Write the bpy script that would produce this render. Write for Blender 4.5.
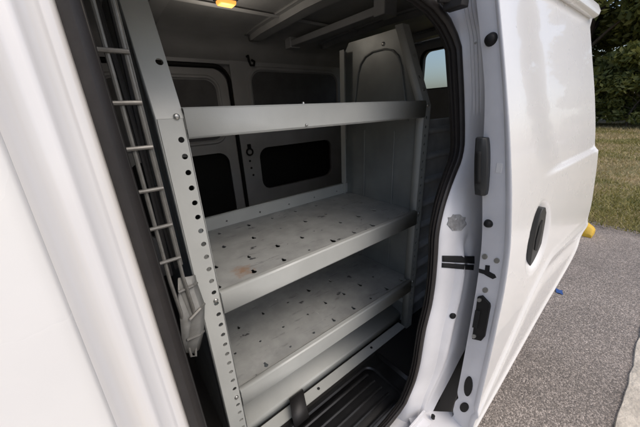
import bpy, bmesh, math, random
import numpy as np
from mathutils import Vector, Matrix
from mathutils.bvhtree import BVHTree
random.seed(7); RNG = np.random.default_rng(7)
for o in list(bpy.data.objects): bpy.data.objects.remove(o)
S = bpy.context.scene
COL = S.collection
H = 1.48                      # eye height above the asphalt; builders work in heights relative to the eye

# ------------------------------------------------------------------ camera (from three vanishing points)
VX = np.array([380., -121.]); VD = np.array([35., 738.])
F = math.sqrt(-VX.dot(VD))
ex = np.array([*VX, F]); ex /= np.linalg.norm(ex)
ez = -np.array([*VD, F]); ez /= np.linalg.norm(ez)
ey = np.cross(ez, ex)
cam_d = bpy.data.cameras.new('camera'); cam = bpy.data.objects.new('camera', cam_d); COL.objects.link(cam)
rt = Vector((ex[0], ey[0], ez[0])); dn = Vector((ex[1], ey[1], ez[1])); fw = Vector((ex[2], ey[2], ez[2]))
M = Matrix((rt, -dn, -fw)).transposed().to_4x4(); M.translation = (0, 0, H)
cam.matrix_world = M
cam_d.sensor_width = 36; cam_d.lens = F / 640 * 36; cam_d.clip_start = 0.01; cam_d.clip_end = 500
S.camera = cam
def ray(u, v):
    p = np.array([u - 320., v - 213.5, F]); return Vector((p.dot(ex), p.dot(ey), p.dot(ez)))
def at_y(u, v, y): d = ray(u, v); return d * (y / d.y)
def at_x(u, v, x): d = ray(u, v); return d * (x / d.x)
def at_z(u, v, z): d = ray(u, v); return d * (z / d.z)

# ------------------------------------------------------------------ light
SUN_EL, SUN_AZ = 55, 172      # azimuth measured from +Y clockwise (towards +X)
W = bpy.data.worlds.new('World'); S.world = W; W.use_nodes = True
nt = W.node_tree; sky = nt.nodes.new('ShaderNodeTexSky'); sky.sky_type = 'NISHITA'; sky.sun_disc = False
sky.sun_elevation = math.radians(SUN_EL); sky.sun_rotation = math.radians(SUN_AZ)
sky.air_density = 1.0; sky.dust_density = 4.0; sky.ozone_density = 1.0
bg = nt.nodes['Background']; bg.inputs[1].default_value = 0.15
nt.links.new(sky.outputs[0], bg.inputs[0])
sd = bpy.data.lights.new('sun', 'SUN'); sd.energy = 0.65; sd.angle = math.radians(30); sd.color = (1, .95, .88)
sun = bpy.data.objects.new('sun', sd); COL.objects.link(sun)
az, el = math.radians(SUN_AZ), math.radians(SUN_EL)
sdir = Vector((math.sin(az) * math.cos(el), math.cos(az) * math.cos(el), math.sin(el)))
sun.rotation_euler = sdir.to_track_quat('Z', 'Y').to_euler(); sun.location = (0, -3, 8)
S.view_settings.view_transform = 'Standard'; S.view_settings.look = 'None'
S.view_settings.exposure = 0.31; S.view_settings.gamma = 1

# ------------------------------------------------------------------ materials
MATS = {}
def mat(name, col, rough=.5, metal=0, coat=0, var=0, vscale=8, bump=0, bscale=60, spec=.5, detail=4, col2=None, lo=.35, hi=.65):
    m = bpy.data.materials.new(name); m.use_nodes = True; n = m.node_tree; b = n.nodes['Principled BSDF']
    b.inputs['Roughness'].default_value = rough; b.inputs['Metallic'].default_value = metal
    b.inputs['Specular IOR Level'].default_value = spec
    if coat: b.inputs['Coat Weight'].default_value = coat; b.inputs['Coat Roughness'].default_value = .025
    b.inputs['Base Color'].default_value = (*col, 1)
    tc = n.nodes.new('ShaderNodeTexCoord')
    if var or col2:
        no = n.nodes.new('ShaderNodeTexNoise'); no.inputs['Scale'].default_value = vscale; no.inputs['Detail'].default_value = detail
        n.links.new(tc.outputs['Object'], no.inputs['Vector'])
        r = n.nodes.new('ShaderNodeValToRGB'); r.color_ramp.elements[0].position = lo; r.color_ramp.elements[1].position = hi
        c2 = col2 or tuple(c * (1 - var) for c in col)
        r.color_ramp.elements[0].color = (*c2, 1); r.color_ramp.elements[1].color = (*col, 1)
        n.links.new(no.outputs['Fac'], r.inputs[0]); n.links.new(r.outputs[0], b.inputs['Base Color'])
        mr = n.nodes.new('ShaderNodeMapRange'); mr.inputs[3].default_value = min(1, rough * 1.25); mr.inputs[4].default_value = rough * .85
        n.links.new(no.outputs['Fac'], mr.inputs[0]); n.links.new(mr.outputs[0], b.inputs['Roughness'])
    if bump:
        nb = n.nodes.new('ShaderNodeTexNoise'); nb.inputs['Scale'].default_value = bscale; nb.inputs['Detail'].default_value = 5
        n.links.new(tc.outputs['Object'], nb.inputs['Vector'])
        bp = n.nodes.new('ShaderNodeBump'); bp.inputs['Strength'].default_value = bump; bp.inputs['Distance'].default_value = .01
        n.links.new(nb.outputs['Fac'], bp.inputs['Height']); n.links.new(bp.outputs[0], b.inputs['Normal'])
    MATS[name] = m; return m
PAINT = mat('white_paint', (.80, .795, .785), .26, coat=.5, var=.05, vscale=5, bump=.006, bscale=9)
def streaked(name, base, streak_tint, amt):
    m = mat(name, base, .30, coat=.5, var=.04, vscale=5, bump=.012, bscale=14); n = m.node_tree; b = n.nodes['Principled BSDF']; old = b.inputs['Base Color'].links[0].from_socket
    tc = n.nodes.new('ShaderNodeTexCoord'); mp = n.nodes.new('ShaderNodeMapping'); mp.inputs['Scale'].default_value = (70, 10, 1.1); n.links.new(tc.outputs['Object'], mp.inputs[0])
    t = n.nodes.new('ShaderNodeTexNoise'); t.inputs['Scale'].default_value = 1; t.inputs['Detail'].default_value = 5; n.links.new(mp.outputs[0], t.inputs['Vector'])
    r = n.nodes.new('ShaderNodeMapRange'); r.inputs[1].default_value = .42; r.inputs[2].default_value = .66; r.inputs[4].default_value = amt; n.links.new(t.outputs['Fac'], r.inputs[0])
    mx = n.nodes.new('ShaderNodeMix'); mx.data_type = 'RGBA'; n.links.new(r.outputs[0], mx.inputs[0]); n.links.new(old, mx.inputs[6]); mx.inputs[7].default_value = (*streak_tint, 1); n.links.new(mx.outputs[2], b.inputs['Base Color']); return m
PILLARM = streaked('reflection_streak_paint', (.74, .735, .74), (.69, .64, .56), .4)  # warm vertical streaks imitate cream reflections, painted into the pillar colour
JAMB = mat('jamb_paint', (.74, .74, .76), .38, coat=.25, var=.07, vscale=16, bump=.02, bscale=30)
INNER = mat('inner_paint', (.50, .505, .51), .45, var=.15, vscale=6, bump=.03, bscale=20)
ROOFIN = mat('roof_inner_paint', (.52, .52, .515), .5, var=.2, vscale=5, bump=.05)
GREY = mat('grey_powder_coat', (.47, .485, .465), .36, var=.08, vscale=14, bump=.02, bscale=300)
TRAY = mat('glossy_black_tray', (.018, .018, .019), .32, var=.3, vscale=30)
DARKPL = mat('dark_plastic', (.022, .021, .021), .55, bump=.08, bscale=400)
SEALM = mat('seal_rubber', (.021, .018, .017), .5, var=.25, vscale=40, bump=.04, bscale=300)
RUBBER = mat('black_rubber', (.010, .010, .010), .6, spec=.3, bump=.05, bscale=200)
HANDLE = mat('handle_grey', (.022, .023, .023), .5, bump=.1, bscale=500)
STEEL = mat('zinc_steel', (.55, .55, .53), .35, metal=.9, var=.2, vscale=120)
WIRE = mat('wire_steel', (.22, .215, .20), .42, metal=.4, var=.2, vscale=90)
TRIM = mat('ribbed_trim_plastic', (.60, .605, .61), .4, var=.2, vscale=20, bump=.05)
BLACK = mat('black_board', (.010, .010, .010), .8)
SEALER = mat('sealer_grey', (.36, .36, .36), .75, var=.35, vscale=90, bump=.5, bscale=90)
PLATE = mat('bracket_plate', (.30, .30, .285), .6, var=.25, vscale=30)
TYRE = mat('tyre', (.02, .02, .02), .8, bump=.2, bscale=80)
YELLOW = mat('yellow_paint', (.75, .47, .02), .6, col2=(.62, .40, .05), vscale=12, bump=.3, bscale=40)
CONC = mat('concrete', (.72, .65, .54), .9, var=.3, vscale=14, bump=.8, bscale=60, detail=9)
BARK = mat('bark', (.10, .075, .055), .9, var=.4, vscale=9, bump=.8, bscale=22)
BLUE = mat('blue_scrap', (.05, .12, .35), .5, var=.2, vscale=90)
GLASS = mat('dark_glass', (.01, .012, .012), .05)

def shelf_mat():
    m = mat('worn_shelf_metal', (.34, .35, .34), .34, var=.18, vscale=22, bump=.02, bscale=300)
    n = m.node_tree; b = n.nodes['Principled BSDF']; old = b.inputs['Base Color'].links[0].from_socket
    tc = n.nodes.new('ShaderNodeTexCoord')
    def layer(prev, scale, stretch, lo, hi, col, amt):
        mp = n.nodes.new('ShaderNodeMapping'); mp.inputs['Scale'].default_value = stretch
        n.links.new(tc.outputs['Object'], mp.inputs[0])
        t = n.nodes.new('ShaderNodeTexNoise'); t.inputs['Scale'].default_value = scale; t.inputs['Detail'].default_value = 8; t.inputs['Roughness'].default_value = .65
        n.links.new(mp.outputs[0], t.inputs['Vector'])
        r = n.nodes.new('ShaderNodeMapRange'); r.inputs[1].default_value = lo; r.inputs[2].default_value = hi; r.inputs[4].default_value = amt
        n.links.new(t.outputs['Fac'], r.inputs[0])
        mx = n.nodes.new('ShaderNodeMix'); mx.data_type = 'RGBA'; n.links.new(r.outputs[0], mx.inputs[0])
        n.links.new(prev, mx.inputs[6]); mx.inputs[7].default_value = (*col, 1); return mx.outputs[2]
    c = layer(old, 9, (1, 1, 1), .56, .72, (.46, .46, .45), .55)         # pale rubbed patches
    c = layer(c, 34, (.35, 1.6, 1), .585, .68, (.14, .14, .14), .65)      # dark scuffs
    c = layer(c, 60, (2.5, .4, 1), .66, .71, (.52, .52, .50), .6)         # scratches
    c = layer(c, 13, (1, 1.4, 1), .655, .675, (.03, .03, .035), .85)       # black smudges
    # one rust stain on the middle shelf
    g = n.nodes.new('ShaderNodeVectorMath'); g.operation = 'DISTANCE'; n.links.new(tc.outputs['Object'], g.inputs[0])
    g.inputs[1].default_value = RUST
    no = n.nodes.new('ShaderNodeTexNoise'); no.inputs['Scale'].default_value = 70; no.inputs['Detail'].default_value = 6
    n.links.new(tc.outputs['Object'], no.inputs['Vector'])
    ad = n.nodes.new('ShaderNodeMath'); ad.operation = 'MULTIPLY_ADD'; ad.inputs[1].default_value = .06; n.links.new(no.outputs['Fac'], ad.inputs[0]); n.links.new(g.outputs['Value'], ad.inputs[2])
    r = n.nodes.new('ShaderNodeMapRange'); r.inputs[1].default_value = .035; r.inputs[2].default_value = .062; r.inputs[3].default_value = .75; r.inputs[4].default_value = 0
    n.links.new(ad.outputs[0], r.inputs[0])
    mx = n.nodes.new('ShaderNodeMix'); mx.data_type = 'RGBA'; n.links.new(r.outputs[0], mx.inputs[0]); n.links.new(c, mx.inputs[6]); mx.inputs[7].default_value = (.28, .15, .07, 1)
    n.links.new(mx.outputs[2], b.inputs['Base Color']); return m
RUST = tuple(at_z(243, 271, -.378) + Vector((0, 0, H)))
SHELFM = shelf_mat()

def asphalt_mat():
    m = bpy.data.materials.new('asphalt'); m.use_nodes = True; n = m.node_tree; b = n.nodes['Principled BSDF']
    tc = n.nodes.new('ShaderNodeTexCoord'); L = n.links.new
    v = n.nodes.new('ShaderNodeTexVoronoi'); v.inputs['Scale'].default_value = 150; L(tc.outputs['Object'], v.inputs['Vector'])
    v2 = n.nodes.new('ShaderNodeTexVoronoi'); v2.inputs['Scale'].default_value = 260; L(tc.outputs['Object'], v2.inputs['Vector'])
    r = n.nodes.new('ShaderNodeValToRGB'); e = r.color_ramp.elements
    e[0].position = 0; e[0].color = (.15, .133, .12, 1); e[1].position = 1; e[1].color = (.56, .50, .45, 1)
    k = e.new(.45); k.color = (.21, .186, .165, 1); k = e.new(.8); k.color = (.38, .335, .30, 1)
    L(v.outputs['Color'], r.inputs[0])
    r2 = n.nodes.new('ShaderNodeValToRGB'); e = r2.color_ramp.elements
    e[0].color = (.6, .6, .6, 1); e[1].color = (1.35, 1.33, 1.3, 1); L(v2.outputs['Color'], r2.inputs[0])
    big = n.nodes.new('ShaderNodeTexNoise'); big.inputs['Scale'].default_value = 1.3; big.inputs['Detail'].default_value = 6; L(tc.outputs['Object'], big.inputs['Vector'])
    rb = n.nodes.new('ShaderNodeMapRange'); rb.inputs[1].default_value = .3; rb.inputs[2].default_value = .7; rb.inputs[3].default_value = .75; rb.inputs[4].default_value = 1.2; L(big.outputs['Fac'], rb.inputs[0])
    mx = n.nodes.new('ShaderNodeMix'); mx.data_type = 'RGBA'; mx.blend_type = 'MULTIPLY'; mx.inputs[0].default_value = 1; L(r.outputs[0], mx.inputs[6]); L(r2.outputs[0], mx.inputs[7])
    mv = n.nodes.new('ShaderNodeVectorMath'); mv.operation = 'SCALE'; L(mx.outputs[2], mv.inputs[0]); L(rb.outputs[0], mv.inputs[3])
    L(mv.outputs[0], b.inputs['Base Color']); b.inputs['Roughness'].default_value = .85
    bp = n.nodes.new('ShaderNodeBump'); bp.inputs['Strength'].default_value = .9; bp.inputs['Distance'].default_value = .004
    L(v.outputs['Distance'], bp.inputs['Height']); bp.invert = True; L(bp.outputs[0], b.inputs['Normal']); return m
ASPH = asphalt_mat()
LAWN = mat('lawn_soil', (.30, .235, .13), .95, col2=(.12, .125, .04), vscale=1.1, bump=.6, bscale=30, detail=8)

def leaf_mat(name, cols, trans=.25):
    m = bpy.data.materials.new(name); m.use_nodes = True; n = m.node_tree; b = n.nodes['Principled BSDF']
    g = n.nodes.new('ShaderNodeNewGeometry'); r = n.nodes.new('ShaderNodeValToRGB')
    for i, c in enumerate(cols):
        e = r.color_ramp.elements[i] if i < 2 else r.color_ramp.elements.new(.5)
        e.position = i / (len(cols) - 1); e.color = (*c, 1)
    n.links.new(g.outputs['Random Per Island'], r.inputs[0]); n.links.new(r.outputs[0], b.inputs['Base Color'])
    b.inputs['Roughness'].default_value = .6; b.inputs['Transmission Weight'].default_value = 0
    t = n.nodes.new('ShaderNodeBsdfTranslucent'); n.links.new(r.outputs[0], t.inputs[0])
    mx = n.nodes.new('ShaderNodeMixShader'); mx.inputs[0].default_value = trans
    out = n.nodes['Material Output']; n.links.new(b.outputs[0], mx.inputs[1]); n.links.new(t.outputs[0], mx.inputs[2]); n.links.new(mx.outputs[0], out.inputs[0])
    return m
LEAFA = leaf_mat('foliage_dark', [(.055, .075, .018), (.22, .22, .055), (.12, .14, .034)])
LEAFB = leaf_mat('foliage_olive', [(.09, .10, .025), (.32, .27, .08), (.19, .175, .046)])
BLADE = leaf_mat('grass_blades', [(.13, .14, .03), (.36, .31, .10), (.23, .21, .06)])

# ------------------------------------------------------------------ builders
def link(name, me, m, parent):
    o = bpy.data.objects.new(name, me); COL.objects.link(o)
    if m and not me.materials: me.materials.append(m)
    if parent is not None: hang(o, parent)
    return o
def hang(o, parent):
    o.parent = parent
    w = parent.get('_w'); o.matrix_parent_inverse = Matrix.Translation(-Vector(w)) if w is not None else Matrix()
def thing(name, label, cat, loc, group=None):
    o = bpy.data.objects.new(name, None); COL.objects.link(o); o.location = loc; o['_w'] = list(loc)
    o['label'] = label; o['category'] = cat; o.empty_display_size = .1
    if group: o['group'] = group
    return o
class MB:
    def __init__(s): s.v = []; s.f = []
    def add(s, vs, fs):
        k = len(s.v); s.v += [tuple(p) for p in vs]; s.f += [tuple(k + i for i in f) for f in fs]; return s
    def box(s, a, b):
        x0, y0, z0 = [min(p, q) for p, q in zip(a, b)]; x1, y1, z1 = [max(p, q) for p, q in zip(a, b)]
        return s.add([(x0, y0, z0), (x1, y0, z0), (x1, y1, z0), (x0, y1, z0), (x0, y0, z1), (x1, y0, z1), (x1, y1, z1), (x0, y1, z1)],
                     [(3, 2, 1, 0), (4, 5, 6, 7), (0, 1, 5, 4), (1, 2, 6, 5), (2, 3, 7, 6), (3, 0, 4, 7)])
    def loft(s, rows, closed=False, cap=False):
        n = len(rows[0]); vs = [p for r in rows for p in r]; fs = []
        for i in range(len(rows) - 1):
            for j in range(n if closed else n - 1):
                k = (j + 1) % n; fs.append((i * n + j, i * n + k, (i + 1) * n + k, (i + 1) * n + j))
        if cap: fs.append(tuple(range(n))[::-1]); fs.append(tuple((len(rows) - 1) * n + j for j in range(n)))
        return s.add(vs, fs)
    def tube(s, pts, r, seg=8, closed=False):
        pts = [Vector(p) for p in pts]; rows = []; n = len(pts)
        up = None
        for i, p in enumerate(pts):
            d = (pts[(i + 1) % n] - pts[i - 1]) if closed else (pts[min(i + 1, n - 1)] - pts[max(i - 1, 0)])
            d.normalize()
            if up is None: up = d.orthogonal().normalized()
            up = (up - d * up.dot(d)).normalized(); sd_ = d.cross(up)
            rr = r[i] if isinstance(r, (list, tuple)) else r
            rows.append([p + (up * math.cos(a) + sd_ * math.sin(a)) * rr for a in [2 * math.pi * q / seg for q in range(seg)]])
        if closed: rows.append(rows[0])
        return s.loft(rows, True, not closed)
    def prism(s, poly, axis_a, axis_b, org, nrm, d):
        n = len(poly); A = [org + axis_a * p[0] + axis_b * p[1] for p in poly]; B = [p + nrm * d for p in A]
        return s.add(A + B, [tuple(range(n))[::-1], tuple(range(n, 2 * n))] + [(i, (i + 1) % n, n + (i + 1) % n, n + i) for i in range(n)])
    def build(s, name, m, parent=None, smooth=40, bevel=0, solid=0, origin=None):
        me = bpy.data.meshes.new(name); off = Vector(origin) if origin else Vector((0, 0, 0))
        me.from_pydata([(x - off.x, y - off.y, z + H - off.z) for x, y, z in s.v], [], s.f)
        bm = bmesh.new(); bm.from_mesh(me); bmesh.ops.remove_doubles(bm, verts=bm.verts, dist=1e-6); bmesh.ops.recalc_face_normals(bm, faces=bm.faces); bm.to_mesh(me); bm.free()
        if smooth:
            me.polygons.foreach_set('use_smooth', [True] * len(me.polygons)); me.set_sharp_from_angle(angle=math.radians(smooth))
        o = link(name, me, m, parent)
        if origin: o.location = off
        if solid:
            q = o.modifiers.new('sheet', 'SOLIDIFY'); q.thickness = solid; q.offset = 0
        if bevel:
            q = o.modifiers.new('edge', 'BEVEL'); q.width = bevel; q.segments = 2; q.limit_method = 'ANGLE'; q.angle_limit = math.radians(35)
        return o
def lerp(a, b, t): return a + (b - a) * t
def sstep(a, b, x): t = max(0, min(1, (x - a) / (b - a))); return t * t * (3 - 2 * t)
def tab(knots):
    ks = sorted(knots); xs = np.array([k[0] for k in ks]); ys = np.array([k[1] for k in ks])
    def f(x):                                     # monotone-ish cubic through the knots
        if x <= xs[0]: return float(ys[0])
        if x >= xs[-1]: return float(ys[-1])
        i = int(np.searchsorted(xs, x)) - 1; i = max(0, min(i, len(xs) - 2))
        h = xs[i + 1] - xs[i]; t = (x - xs[i]) / h; d = (ys[i + 1] - ys[i]) / h
        def sl(j):
            if j <= 0 or j >= len(xs) - 1: return 0 if j <= 0 else 0
            a = (ys[j] - ys[j - 1]) / (xs[j] - xs[j - 1]); b = (ys[j + 1] - ys[j]) / (xs[j + 1] - xs[j])
            return 0 if a * b <= 0 else 2 * a * b / (a + b)
        m0, m1 = (sl(i) if i > 0 else d), (sl(i + 1) if i + 1 < len(xs) - 1 else d)
        return float(ys[i] * (2 * t**3 - 3 * t**2 + 1) + h * m0 * (t**3 - 2 * t**2 + t) + ys[i + 1] * (-2 * t**3 + 3 * t**2) + h * m1 * (t**3 - t**2))
    return f
def rrect(x0, y0, x1, y1, r, n=6):
    out = []
    for cx, cy, a0 in ((x1 - r, y1 - r, 0), (x0 + r, y1 - r, 90), (x0 + r, y0 + r, 180), (x1 - r, y0 + r, 270)):
        for i in range(n + 1):
            a = math.radians(a0 + 90 * i / n); out.append((cx + r * math.cos(a), cy + r * math.sin(a)))
    return out
def circ(cx, cy, r, n=12): return [(cx + r * math.cos(2 * math.pi * i / n), cy + r * math.sin(2 * math.pi * i / n)) for i in range(n)]
def plate(name, outer, holes, thick, org, U, V, m, parent, bev=0):
    """sheet of metal with real holes; (u, v) outline mapped to org + U*u + V*v"""
    cu = bpy.data.curves.new(name, 'CURVE'); cu.dimensions = '2D'; cu.fill_mode = 'BOTH'; cu.extrude = thick / 2; cu.bevel_depth = bev
    for poly in [outer] + list(holes):
        sp = cu.splines.new('POLY'); sp.points.add(len(poly) - 1); sp.use_cyclic_u = True
        for q, p in zip(sp.points, poly): q.co = (p[0], p[1], 0, 1)
    t = bpy.data.objects.new('tmp', cu); COL.objects.link(t)
    dg = bpy.context.evaluated_depsgraph_get(); dg.update()
    me = bpy.data.meshes.new_from_object(t.evaluated_get(dg)); bpy.data.objects.remove(t); bpy.data.curves.remove(cu)
    U, V = Vector(U), Vector(V); N = U.cross(V); org = Vector(org) + Vector((0, 0, H))
    me.transform(Matrix((U, V, N)).transposed().to_4x4()); me.transform(Matrix.Translation(org))
    me.name = name; me.materials.clear()
    return link(name, me, m, parent)
X, Y, Z = Vector((1, 0, 0)), Vector((0, 1, 0)), Vector((0, 0, 1))
def bvh(o):
    dg = bpy.context.evaluated_depsgraph_get(); dg.update(); return BVHTree.FromObject(o, dg)
def hit(tree, u, v):
    p, n, i, d = tree.ray_cast(Vector((0, 0, H)), ray(u, v).normalized())
    if p is None: return None
    if n.dot(ray(u, v)) > 0: n = -n
    return p - Vector((0, 0, H)), n
def stud(name, parent, tree, u, v, poly, h, m, roll=0, sink=.002, bevel=.001, dome=False, dflt=None):
    """a small piece standing on a surface where the sight line meets it; poly in metres"""
    r = hit(tree, u, v)
    if r is None: print('MISS', name, u, v); return None
    p, n = r; a = Z.cross(n).normalized(); b = n.cross(a)
    if roll: c, s_ = math.cos(roll), math.sin(roll); a, b = a * c + b * s_, b * c - a * s_
    q = MB()
    if dome:
        rows = [[p - n * sink + (a * x + b * y) for x, y in poly]]
        for k in (0, .5, .85): rows.append([p + n * h * math.sin(k * math.pi / 2) + (a * x + b * y) * math.cos(k * math.pi / 2) for x, y in poly])
        q.loft(rows, True, True)
    else: q.prism(poly, a, b, p - n * sink, n, h + sink)
    return q.build(name, m, parent, bevel=bevel)

def decal(name, parent, tree, pix, h, m, sink=.002, bevel=0):
    """a flat piece lying on a surface, outline given by sight lines that meet that surface"""
    hs = [hit(tree, u, v) for u, v in pix]; hs = [r for r in hs if r]
    if len(hs) < 3: print('MISS', name); return None
    n = sum((r[1] for r in hs), Vector()).normalized(); k = len(hs)
    A = [r[0] - n * sink for r in hs]; B = [r[0] + n * h for r in hs]
    return MB().add(A + B, [tuple(range(k))[::-1], tuple(range(k, 2 * k))] + [(i, (i + 1) % k, k + (i + 1) % k, k + i) for i in range(k)]).build(name, m, parent, 40, bevel)
def decal_grid(name, parent, tree, quad, h, m, nu=10, nv=3):
    rows = []
    for j in range(nv + 1):
        r = []
        for i in range(nu + 1):
            a, b = i / nu, j / nv
            u = lerp(lerp(quad[0][0], quad[1][0], a), lerp(quad[3][0], quad[2][0], a), b); v = lerp(lerp(quad[0][1], quad[1][1], a), lerp(quad[3][1], quad[2][1], a), b)
            p = hit(tree, u, v); r.append(p[0] + p[1] * h)
        rows.append(r)
    return MB().loft(rows).build(name, m, parent, 60, solid=.001)
def opx(cu, cv, a, b, n=18, tilt=0):
    return [(cu + a * math.cos(t) * math.cos(tilt) - b * math.sin(t) * math.sin(tilt), cv + a * math.cos(t) * math.sin(tilt) + b * math.sin(t) * math.cos(tilt)) for t in [i * 2 * math.pi / n for i in range(n)]]
# ================================================================== GROUND
def ground():
    m = MB(); m.add([(-60, -60, -H), (120, -60, -H), (120, 60, -H), (-60, 60, -H)], [(0, 1, 2, 3)])
    o = m.build('parking_lot', ASPH, None, 0); o['kind'] = 'structure'
    # lawn, with a ragged edge against the asphalt
    edge = []
    y = -40
    while y < 40:
        edge.append((4.62 + .10 * math.sin(y * 1.7) + .06 * math.sin(y * 5.1 + 1) + random.uniform(-.05, .05), y)); y += .12
    m = MB(); n = len(edge)
    m.loft([[(x, yy, -H + .005) for x, yy in edge], [(x + .5, yy, -H + .03) for x, yy in edge], [(60, yy, -H + .03) for x, yy in edge]])
    o = m.build('lawn', LAWN, None, 30); o['kind'] = 'structure'
    # low concrete kerb alongside the van
    rows = []
    for i in range(140):
        x = -4 + i * .085; j = .003 * math.sin(x * 5) + random.uniform(-.005, .005)
        if x > 7: break
        rows.append([(x, -.146 + j, -H - .01), (x, -.150 + j, -H + .012 + random.uniform(-.003, .003)), (x, -.18 + j * .5, -H + .02), (x, -.8, -H + .024), (x, -2.0, -H + .024)])
    o = MB().loft(rows).build('kerb', CONC, None, 30); o['kind'] = 'structure'
ground()
GRID = RNG.normal(0, 1, (128, 128))
def vnoise(a, b):
    i, j = np.floor(a).astype(int), np.floor(b).astype(int); u, v = a - i, b - j; u = u * u * (3 - 2 * u); v = v * v * (3 - 2 * v)
    g = lambda p, q: GRID[p % 128, q % 128]
    return (g(i, j) * (1 - u) + g(i + 1, j) * u) * (1 - v) + (g(i, j + 1) * (1 - u) + g(i + 1, j + 1) * u) * v
def grass(m, name, label, n, sign):
    x = 4.5 + RNG.random(n) ** 1.9 * 18.5; y = (RNG.random(n) - .5) * (5 + x * .75)
    f = sum(w_ * vnoise(x * q_, y * q_) for q_, w_ in ((.45, 1.6), (1.1, 1.3), (2.7, .9), (6, .5)))
    keep = (RNG.random(n) < np.clip((x - 4.42) / .7, .12, 1)) & (RNG.random(n) < np.clip(.5 + sign * f * .45, .06, 1)); x, y = x[keep], y[keep]; n = len(x)
    h = (.015 + .045 * RNG.random(n)) * (1 + x / 16); w = .0026 * (1 + x / 4); a = RNG.random(n) * 6.283
    lean = RNG.normal(0, .7, (n, 2)) * h[:, None]
    c, s_ = np.cos(a) * w, np.sin(a) * w; zb = np.full(n, .026)
    v = np.empty((n, 3, 3)); v[:, 0] = np.stack([x - c, y - s_, zb], 1); v[:, 1] = np.stack([x + c, y + s_, zb], 1)
    v[:, 2] = np.stack([x + lean[:, 0], y + lean[:, 1], zb + h], 1)
    me = bpy.data.meshes.new(name); me.vertices.add(n * 3); me.loops.add(n * 3); me.polygons.add(n)
    me.vertices.foreach_set('co', v.ravel()); me.loops.foreach_set('vertex_index', np.arange(n * 3)); me.polygons.foreach_set('loop_start', np.arange(n) * 3)
    me.update(); me.validate()
    o = link(name, me, m, None); o['kind'] = 'stuff'; o['label'] = label; o['category'] = 'grass'
BLADE2 = leaf_mat('dry_blades', [(.30, .24, .12), (.52, .41, .22), (.40, .31, .15)])
grass(BLADE, 'green_grass', 'green tufts of grass scattered over the lawn', 190000, 1)
grass(BLADE2, 'dry_grass', 'dry straw coloured grass between the green tufts', 120000, -1)

# ------------------------------------------------------------------ trees
def leaves(centres, radii, per, size, flat=.75):
    c = np.repeat(np.array(centres), per, 0); r = np.repeat(np.array(radii), per)
    n = len(c); d = RNG.normal(0, 1, (n, 3)); d /= np.linalg.norm(d, axis=1)[:, None]
    d[:, 2] *= flat
    p = c + d * (r * RNG.random(n) ** .5)[:, None]
    a = RNG.normal(0, 1, (n, 3)); a /= np.linalg.norm(a, axis=1)[:, None]
    b = np.cross(a, RNG.normal(0, 1, (n, 3))); b /= np.linalg.norm(b, axis=1)[:, None]
    sz = size * (.6 + .8 * RNG.random(n))[:, None]
    v = np.stack([p - a * sz, p + b * sz * .45, p + a * sz, p - b * sz * .45], 1)
    me = bpy.data.meshes.new('crown'); me.vertices.add(n * 4); me.loops.add(n * 4); me.polygons.add(n)
    me.vertices.foreach_set('co', v.ravel()); me.loops.foreach_set('vertex_index', np.arange(n * 4)); me.polygons.foreach_set('loop_start', np.arange(n) * 4)
    me.update(); me.validate(); return me
def tree(name, label, x, y, h, spread, base, m, per, size, ncl, group='trees beyond the lawn', cat='tree'):
    t = thing(name, label, cat, (x, y, .03), group)
    q = MB(); cl = []; rad = []
    top = Vector((x + random.uniform(-.4, .4), y + random.uniform(-.4, .4), -H + h * .82))
    trunk = [Vector((x, y, -H - .05)).lerp(top, k / 6) + Vector((random.uniform(-.12, .12), random.uniform(-.12, .12), 0)) * (k > 0) for k in range(7)]
    r0 = .035 * h * (.5 if cat == 'shrub' else 1)
    q.tube(trunk, [r0 * (1.15 - .95 * k / 6) for k in range(7)], 9)
    for i in range(ncl):
        z = base + (h - base) * random.random() ** .85; k = (z / h)
        prof = math.sin(min(1, .25 + .75 * (1 - (z - base) / (h - base))) * math.pi * .5) * (.55 + .45 * sstep(0, .25, (z - base) / (h - base)))
        a = random.uniform(0, 6.283); rr = spread * prof * random.uniform(.35, 1)
        c = Vector((x + math.cos(a) * rr, y + math.sin(a) * rr, z)); cl.append(c); rad.append(random.uniform(.45, .95) * spread * .34)
        if i % 2 == 0:
            s0 = Vector((x, y, 0)).lerp(Vector((top.x, top.y, 0)), k); s0.z = -H + max(.2, z * .72); e = c + Vector((0, 0, -H))
            q.tube([s0, s0.lerp(e, .5) + Vector((0, 0, .12)), e], [r0 * .35, r0 * .2, r0 * .06], 5)
    q.build('trunk', BARK, t)
    link('crown', leaves(cl, rad, per, size), m, t)
tr = [('dense_tree', 'tall dark tree with dense foliage directly behind the yellow wheel stop', 22.0, 1.1, 9.5, 3.2, .9, LEAFA, 420, .15, 46),
      ('dense_tree', 'olive green tree with loose foliage at the lawn edge beside the dense dark tree', 23.8, -1.7, 9, 3.3, .8, LEAFB, 380, .16, 44),
      ('dense_tree', 'broad dark tree half hidden behind the open van door', 22.5, 4.5, 10, 3.6, .8, LEAFA, 380, .16, 46),
      ('dense_tree', 'tall olive tree in the second row filling the gap between dark trees', 27, 2.9, 12, 4, 1.5, LEAFB, 330, .2, 46),
      ('dense_tree', 'tall dark tree in the second row behind the olive tree', 28, -.7, 12.5, 4.2, 1.5, LEAFA, 330, .2, 46),
      ('dense_tree', 'olive tree farthest along the row behind the van', 23.4, 9, 10, 3.8, .9, LEAFB, 300, .18, 40)]
for a in tr: tree(*a)
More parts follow.
